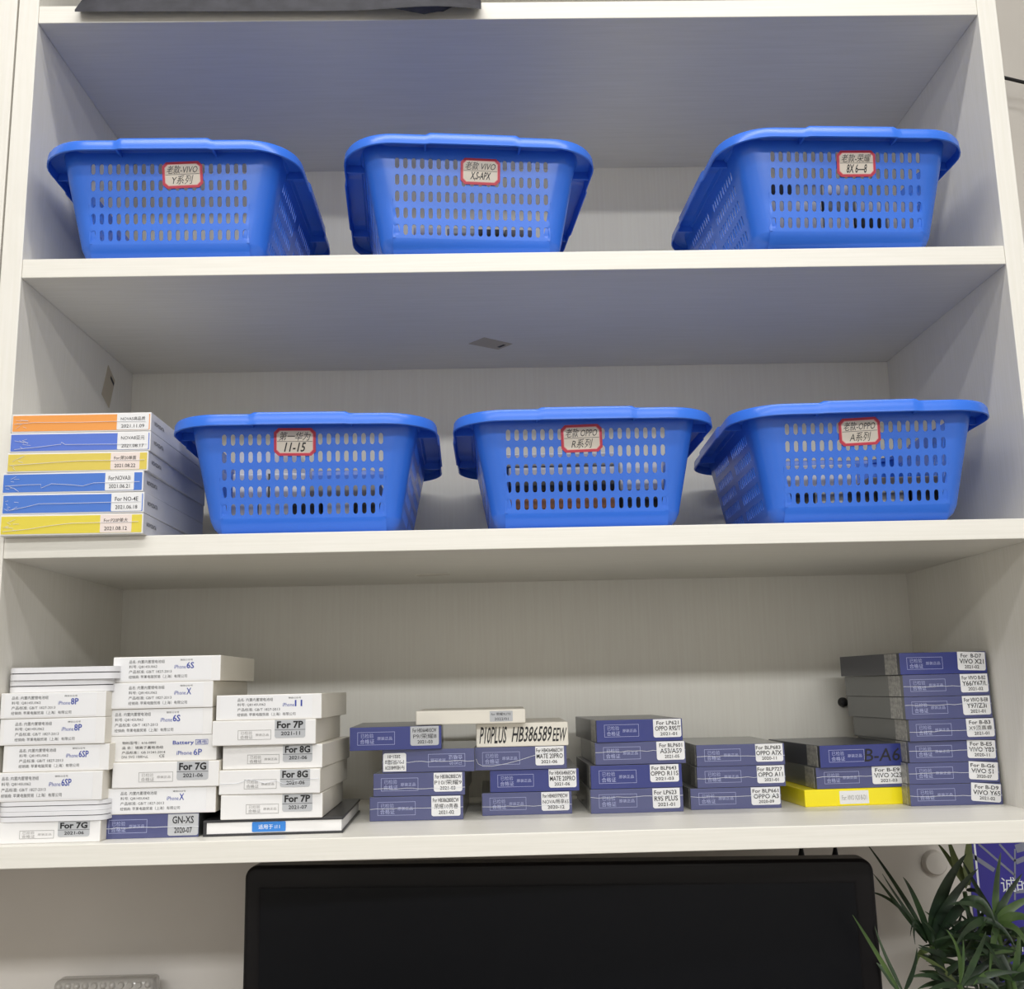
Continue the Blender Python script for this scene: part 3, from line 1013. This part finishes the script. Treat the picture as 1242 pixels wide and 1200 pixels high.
for label, x, wd, h, lines, seam, rz, tl in J:
    navy_box(label, x, .1240 if rz < 2 else .1200, z, wd, h, rz, lines, .665, .985, .08, .49, seam=seam, tilt=tl, low=.14)
    z += h

# ------------------------------------------------------------------ desk, monitor, plant, poster, parcel
ZD = -1.20
desk = thing('desk', 'brown desk below the shelves carrying the black monitor', 'desk', (.1, -.05, ZF))
bm = bmesh.new(); box(bm, -1.3, 1.3, -.40, .385, ZD - ZF - .03, ZD - ZF, bevel=.003); obj('desk_top', bm, 'desk_wood', desk)
for x in (-1.25, 1.22):
    for y in (-.37, .33):
        bm = bmesh.new(); box(bm, x, x + .04, y, y + .04, 0, ZD - ZF - .0301); obj('leg', bm, 'desk_wood', desk)

mon = thing('monitor', 'black glossy flat screen monitor standing under the bottom shelf', 'monitor', (.0235, .112, ZD), math.radians(-5.0))
MW, MH = .320, .400
zb = -.592 - ZD - MH
bm = bmesh.new()
plate(bm, -MW, MW, zb, zb + MH, 0, .030, .013, seg=8)
mb = obj('housing', bm, 'black_gloss', mon, 40)
md = mb.modifiers.new('edge', 'BEVEL'); md.width = .0045; md.segments = 4; md.limit_method = 'ANGLE'; md.angle_limit = math.radians(50); md.harden_normals = True
bm = bmesh.new()
ib, it = .0185, .0235
outer = (-MW + .0055, MW - .0055, zb + .0055, zb + MH - .0055)
inner = (-MW + ib, MW - ib - .003, zb + .030, zb + MH - it)
vo = [bm.verts.new(p) for p in ((outer[0], -.0005, outer[2]), (outer[1], -.0005, outer[2]), (outer[1], -.0005, outer[3]), (outer[0], -.0005, outer[3]))]
vm = [bm.verts.new(p) for p in ((inner[0] - .004, -.0016, inner[2] - .004), (inner[1] + .004, -.0016, inner[2] - .004), (inner[1] + .004, -.0016, inner[3] + .004), (inner[0] - .004, -.0016, inner[3] + .004))]
vi = [bm.verts.new(p) for p in ((inner[0], -.0006, inner[2]), (inner[1], -.0006, inner[2]), (inner[1], -.0006, inner[3]), (inner[0], -.0006, inner[3]))]
for q, p in ((vo, vm), (vm, vi)):
    for i in range(4):
        bm.faces.new((q[i], q[(i + 1) % 4], p[(i + 1) % 4], p[i]))
obj('bezel', bm, 'black_gloss', mon, 20)
bm = bmesh.new(); box(bm, inner[0] - .001, inner[1] + .001, -.0012, .0005, inner[2] - .001, inner[3] + .001); obj('screen', bm, 'screen_glass', mon)
bm = bmesh.new(); box(bm, -.05, .05, .030, .062, .012, zb + .22, bevel=.006); obj('stand_neck', bm, 'black_gloss', mon)
bm = bmesh.new(); plate(bm, -.15, .15, -.09, .12, 0, .012, .04, seg=8)
bmesh.ops.rotate(bm, verts=bm.verts, cent=(0, 0, 0), matrix=Matrix(((1, 0, 0), (0, 0, 1), (0, -1, 0))))
for v in bm.verts:
    v.co.z += .012
obj('stand_base', bm, 'black_gloss', mon, 40)
# two slim dark prongs rising from the back of the monitor
for px_ in (972, 1013):
    a_, b_ = at(px_, 1026, .155), at(px_, 1060, .155)
    bm = bmesh.new()
    Mi = (Matrix.Translation(mon.location) @ Matrix.Rotation(math.radians(-5.0), 4, 'Z')).inverted()
    tube(bm, [Mi @ a_, Mi @ (a_ * .72 + b_ * .28), Mi @ (a_ * .55 + b_ * .45), Mi @ b_], .0014, 8, 0, .0060)
    obj('support_prong', bm, 'black_gloss', mon, 50)

# black cable on the wall beside the unit
bm = bmesh.new()
p, q = at(1221, 95, .315), at(1242, 100, .315)
d_ = (q - p) / (q.x - p.x)
pts = [p + d_ * t + Vector((0, 0, -.10 * max(0, t - .05) ** 2)) for t in (-.12, -.05, 0, .05, .15, .3, .5, .8, 1.1)]
tube(bm, pts, .0024, 10)
tag(obj('power_cable', bm, 'black_cable', None, 60), 'black cable running out from behind the unit across the pale wall', 'cable')

# wall cap behind the plant
cp = thing('wall_outlet_plate', 'round pale cover cap on the wall behind the plant', 'cover', at(1132, 1046, YW))
bm = bmesh.new()
lathe(bm, [(.001, 0), (.0150, 0), (.0150, .007), (.0130, .010), (.001, .011)], seg=28)
c = obj('cover', bm, 'wall_paint', cp, 40)
c.rotation_euler = (math.pi / 2, 0, 0)

# poster
pw = at(1174, 1040, YW - .001)
po = thing('wall_poster', 'deep blue poster with white lettering on the wall behind the plant', 'poster', (pw.x, YW, -.86))
PW_, PH_ = .32, .34
bm = bmesh.new(); box(bm, 0, PW_, -.002, 0, 0, PH_); obj('sheet', bm, 'poster_blue', po)
bm = bmesh.new()
yy = -.0023
bar(bm, .0080, .0105, .04, PH_, yy)
def loc(px, py):
    v = at(px, py, YW - .0023)
    return v.x - pw.x, v.z + .86
def stripe(bm, a, b, t, mi=1):  # flat grey bar imitating a reflection streak on the poster
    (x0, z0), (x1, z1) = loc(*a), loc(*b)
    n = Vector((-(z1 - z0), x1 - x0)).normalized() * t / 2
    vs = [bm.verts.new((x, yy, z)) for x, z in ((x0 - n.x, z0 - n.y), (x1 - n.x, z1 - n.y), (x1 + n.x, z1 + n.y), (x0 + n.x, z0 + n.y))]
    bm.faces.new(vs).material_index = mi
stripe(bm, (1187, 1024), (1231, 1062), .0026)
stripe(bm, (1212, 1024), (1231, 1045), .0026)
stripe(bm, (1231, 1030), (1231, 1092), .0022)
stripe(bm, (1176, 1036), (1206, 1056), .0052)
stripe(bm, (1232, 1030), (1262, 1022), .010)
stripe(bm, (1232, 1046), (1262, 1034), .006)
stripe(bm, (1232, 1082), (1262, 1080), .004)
def put(s, x0, x1, y0, y1):
    a, b = loc(x0, y1), loc(x1, y0)
    write(bm, s, a[0], b[0], a[1], b[1], yy - .0001, 0, .01)
put('诚', 1215, 1231, 1064, 1083)
put('的', 1234, 1250, 1066, 1081)
put('信', 1252, 1268, 1064, 1081)
put('服务', 1258, 1292, 1104, 1122)
put('品质', 1236, 1262, 1140, 1155)
flat_obj('printed_text', bm, ['ink_white', 'poster_reflection'], po)  # white lettering together with the painted reflection streaks

# bubble-wrapped parcel leaning on the wall
pa = thing('bubble_wrapped_parcel', 'clear bubble-wrapped parcel standing against the wall beside the monitor', 'parcel', (-.4905, .296, ZD))
bm = bmesh.new()
W_, H_ = .058, .4615
box(bm, -W_, W_, 0, .028, 0, H_, bevel=.006, seg=3)
for iz in range(14):
    for ix in range(11):
        cx = -W_ + .007 + ix * .0102 + (.005 if iz % 2 else 0)
        cz = H_ - .006 - iz * .0092
        if cx > W_ - .003:
            continue
        r0 = .0043
        top = bm.verts.new((cx + random.uniform(-.0006, .0006), -.0034 * random.uniform(.6, 1.1), cz))
        mid = [bm.verts.new((cx + r0 * .7 * math.cos(a * math.pi / 4), -.0024, cz + r0 * .7 * math.sin(a * math.pi / 4))) for a in range(8)]
        rg = [bm.verts.new((cx + r0 * math.cos(a * math.pi / 4), .0004, cz + r0 * math.sin(a * math.pi / 4))) for a in range(8)]
        for a in range(8):
            bm.faces.new((rg[a], rg[(a + 1) % 8], mid[(a + 1) % 8], mid[a]))
            bm.faces.new((mid[a], mid[(a + 1) % 8], top))
obj('bubble_wrap', bm, 'bubble_film', pa, 60)
bm = bmesh.new(); box(bm, -W_ + .008, W_ - .008, .008, .020, .006, H_ - .012, bevel=.002); obj('wrapped_box', bm, 'pack_grey', pa)

# dark bag lying on the top board, its edge drooping over
bag = thing('cloth_bag', 'dark grey cloth bag lying on the top board, drooping over its edge', 'bag', (-.245, .09, S1 + T))
bm = bmesh.new()
NX, NY = 28, 14
top = {}
bot = {}
for i in range(NX + 1):
    for j in range(NY + 1):
        u, v = i / NX, j / NY
        x = -.212 + .424 * u
        y = -.122 + .33 * v
        if v < .3:
            y += .020 * (1 - v / .3) * (1 - math.exp(-((u - .86) / .11) ** 2))
        e_ = min(1, min(u, 1 - u) / .10) ** .5 * min(1, min(v, 1 - v) / .14) ** .5
        hgt = (.07 + .018 * math.sin(5 * u + 3 * v) + .012 * math.sin(13 * u) * math.sin(7 * v)) * e_
        front = max(0.0, min(1.0, (-.0895 - y) / .012))
        drop = -front * (.0175 + .009 * math.exp(-((u - .85) / .10) ** 2) + .003 * u)
        top[i, j] = bm.verts.new((x, y, .004 + hgt + drop))
        bot[i, j] = bm.verts.new((x, y, .0015 + drop))
for i in range(NX):
    for j in range(NY):
        bm.faces.new((top[i, j], top[i + 1, j], top[i + 1, j + 1], top[i, j + 1]))
        bm.faces.new((bot[i, j], bot[i, j + 1], bot[i + 1, j + 1], bot[i + 1, j]))
for i in range(NX):
    bm.faces.new((top[i, 0], bot[i, 0], bot[i + 1, 0], top[i + 1, 0]))
    bm.faces.new((top[i, NY], top[i + 1, NY], bot[i + 1, NY], bot[i, NY]))
for j in range(NY):
    bm.faces.new((top[0, j], top[0, j + 1], bot[0, j + 1], bot[0, j]))
    bm.faces.new((top[NX, j], bot[NX, j], bot[NX, j + 1], top[NX, j + 1]))
obj('bag_body', bm, 'bag_cloth', bag, 50)
bm = bmesh.new()
tube(bm, [(-.15, .06, .07), (-.10, .02, .10), (0, 0, .112), (.09, .02, .10), (.14, .06, .07)], .006, 8)
obj('strap', bm, 'bag_cloth', bag, 50)

# plant -----------------------------------------------------------------
PLX, PLY = .520, .175
pl = thing('potted_palm', 'potted plant with long dark blade leaves in front of the poster', 'plant', (PLX, PLY, ZD))
bm = bmesh.new()
lathe(bm, [(.001, 0), (.062, 0), (.085, .16), (.090, .162), (.090, .180), (.082, .180), (.078, .160), (.001, .158)], seg=36)
obj('pot', bm, 'pot_clay', pl, 40)
bm = bmesh.new(); lathe(bm, [(.001, .1585), (.079, .1585), (.079, .1650), (.04, .170), (.001, .170)], seg=28); obj('soil', bm, 'soil', pl, 40)
OFF = Vector((PLX, PLY, ZD))


def blade(bm, b, m_, t, wd, mi=0, n=14, up=None, fold=.25):
    """leaf blade along a quadratic arc from base b over m_ to tip t"""
    b, m_, t = Vector(b) - OFF, Vector(m_) - OFF, Vector(t) - OFF
    rows = []
    for i in range(n + 1):
        s = i / n
        p = b * (1 - s) ** 2 + m_ * 2 * s * (1 - s) + t * s * s
        tg = ((m_ - b) * (1 - s) + (t - m_) * s).normalized()
        side = tg.cross(up or Vector((0.15, -1, .25))).normalized()
        nor = side.cross(tg).normalized()
        ww = wd * .5 * min(1.0, (s + .04) / .30) ** .7 * (1 - s) ** .62 * 1.05
        if i == n:
            ww = .0002
        rows.append((bm.verts.new(p - side * ww + nor * ww * fold), bm.verts.new(p), bm.verts.new(p + side * ww + nor * ww * fold)))
    for i in range(n):
        a, c = rows[i], rows[i + 1]
        bm.faces.new((a[0], a[1], c[1], c[0])).material_index = mi
        bm.faces.new((a[1], a[2], c[2], c[1])).material_index = mi


def pxw(px_, y):
    return px_ / F_PX * (y - CAM.y) * .98


def L(bm, base, tip, wpx, y0, y1, mi=0, mid=None, sag=.0):
    b, t = at(*base, y0), at(*tip, y1)
    if mid is None:
        m_ = (b + t) / 2 + Vector((0, -.01, sag))
    else:
        mm = at(*mid, (y0 + y1) / 2)
        m_ = mm * 2 - (b + t) / 2
    blade(bm, b, m_, t, pxw(wpx * .74, (y0 + y1) / 2), mi)


LM = ['leaf_dark', 'leaf_mid', 'leaf_olive']


def frond(node, leaves, y, stem_from):
    bm = bmesh.new()
    n_ = at(*node, y)
    base = Vector((PLX + stem_from[0], PLY + stem_from[1], ZD + .166))
    mid = (base + n_) / 2 + Vector((0, .01, .03))
    pts = [base * (1 - s) ** 2 + mid * 2 * s * (1 - s) + n_ * s * s for s in [k / 8 for k in range(9)]]
    tube(bm, [p - OFF for p in pts], .0042, 8, 1, .0026)
    for a in leaves:
        L(bm, *a)
    return obj('frond', bm, LM, pl, 60)


frond((1130, 1148), [
    ((1126, 1140), (1050, 1022), 9.5, .17, .24, 0, (1085, 1072)),
    ((1122, 1142), (1059, 1060), 8.5, .17, .20, 0, (1084, 1092)),
    ((1126, 1142), (1070, 1060), 7.0, .17, .18, 0, (1093, 1096)),
    ((1124, 1144), (1054, 1082), 10, .17, .22, 0, (1090, 1100)),
    ((1130, 1146), (1095, 1064), 14, .16, .13, 0, (1111, 1094)),
    ((1128, 1146), (1104, 1136), 7, .16, .15, 0, (1112, 1118)),
    ((1124, 1142), (1110, 1146), 8, .16, .14, 0, (1110, 1124)),
    ((1130, 1146), (1172, 1036), 29, .16, .20, 0, (1142, 1086)),
    ((1130, 1142), (1186, 1054), 22, .16, .18, 0, (1152, 1094)),
    ((1132, 1150), (1208, 1122), 20, .16, .13, 0, (1176, 1092)),
    ((1134, 1152), (1232, 1150), 16, .16, .12, 0, (1190, 1116)),
    ((1136, 1156), (1212, 1172), 14, .16, .10, 0, (1180, 1136)),
    ((1130, 1152), (1112, 1170), 12, .16, .12, 2, (1116, 1156)),
], .16, (-.015, 0))
frond((1208, 1118), [
    ((1207, 1116), (1214, 1034), 15, .15, .17, 1, (1208, 1076)),
    ((1207, 1116), (1240, 1060), 15, .15, .16, 0, (1222, 1086)),
    ((1207, 1116), (1166, 1042), 13, .15, .20, 0, (1186, 1080)),
    ((1206, 1118), (1150, 1098), 14, .15, .13, 0, (1182, 1098)),
    ((1207, 1118), (1262, 1086), 17, .15, .15, 1, (1232, 1098)),
    ((1208, 1120), (1262, 1130), 17, .15, .12, 1, (1238, 1112)),
    ((1206, 1120), (1158, 1150), 16, .15, .10, 0, (1180, 1122)),
    ((1208, 1120), (1200, 1180), 15, .15, .10, 1, (1204, 1144)),
    ((1208, 1120), (1252, 1170), 15, .15, .10, 1, (1236, 1132)),
], .15, (.02, 0))
frond((1170, 1082), [
    ((1172, 1076), (1150, 1016), 19, .21, .24, 2, (1158, 1044)),
    ((1174, 1074), (1176, 1010), 22, .21, .23, 2, (1174, 1040)),
    ((1172, 1078), (1136, 1022), 13, .22, .25, 2, (1152, 1044)),
    ((1172, 1080), (1194, 1100), 10, .21, .18, 0, (1186, 1084)),
], .21, (.0, .03))
frond((1092, 1205), [
    ((1092, 1205), (1034, 1110), 9.5, .03, .00, 1, (1060, 1152)),
    ((1096, 1205), (1061, 1124), 8, .07, .08, 0, (1074, 1160)),
    ((1092, 1205), (1063, 1168), 12, .07, .075, 0, (1075, 1182)),
    ((1096, 1205), (1112, 1150), 10, .07, .06, 0, (1108, 1175)),
], .07, (-.04, -.04))
frond((1164, 1196), [
    ((1164, 1194), (1148, 1128), 9, .08, .06, 1, (1162, 1156)),
    ((1164, 1194), (1168, 1140), 8, .08, .08, 1, (1168, 1164)),
    ((1162, 1196), (1112, 1158), 12, .14, .13, 2, (1136, 1172)),
    ((1162, 1196), (1104, 1186), 12, .12, .10, 0, (1130, 1184)),
    ((1166, 1196), (1226, 1150), 13, .12, .13, 0, (1198, 1168)),
    ((1166, 1196), (1238, 1180), 13, .10, .10, 0, (1204, 1182)),
    ((1166, 1196), (1196, 1130), 13, .08, .12, 0, (1186, 1156)),
    ((1166, 1196), (1214, 1208), 12, .10, .08, 0, (1196, 1190)),
    ((1166, 1196), (1120, 1206), 12, .10, .08, 0, (1142, 1196)),
], .08, (.0, -.03))
frond((1228, 1190), [
    ((1228, 1190), (1204, 1128), 16, .12, .14, 0, (1212, 1156)),
    ((1228, 1190), (1236, 1126), 14, .12, .14, 1, (1234, 1156)),
    ((1228, 1190), (1184, 1150), 14, .12, .11, 0, (1202, 1160)),
    ((1228, 1190), (1180, 1196), 14, .12, .09, 1, (1202, 1180)),
    ((1228, 1190), (1264, 1156), 16, .12, .12, 1, (1250, 1166)),
    ((1228, 1190), (1262, 1200), 15, .12, .09, 0, (1250, 1184)),
], .12, (.04, 0))
# dense inner leaves
bm = bmesh.new()
for i in range(170):
    c = (random.uniform(1132, 1246), random.uniform(1128, 1212))
    a = random.uniform(-.35, math.pi + .35)
    l_ = random.uniform(30, 62)
    yv = random.uniform(.14, .25)
    tip = (c[0] + l_ * math.cos(a), c[1] - l_ * .85 * math.sin(a))
    tip = (tip[0], max(tip[1], 1092))
    if tip[0] < 1112:
        continue
    L(bm, c, tip, random.uniform(8, 13), yv, yv - random.uniform(-.02, .05), random.choice([0, 0, 0, 0, 1]), None, random.uniform(0, .014))
obj('foliage', bm, LM, pl, 60)
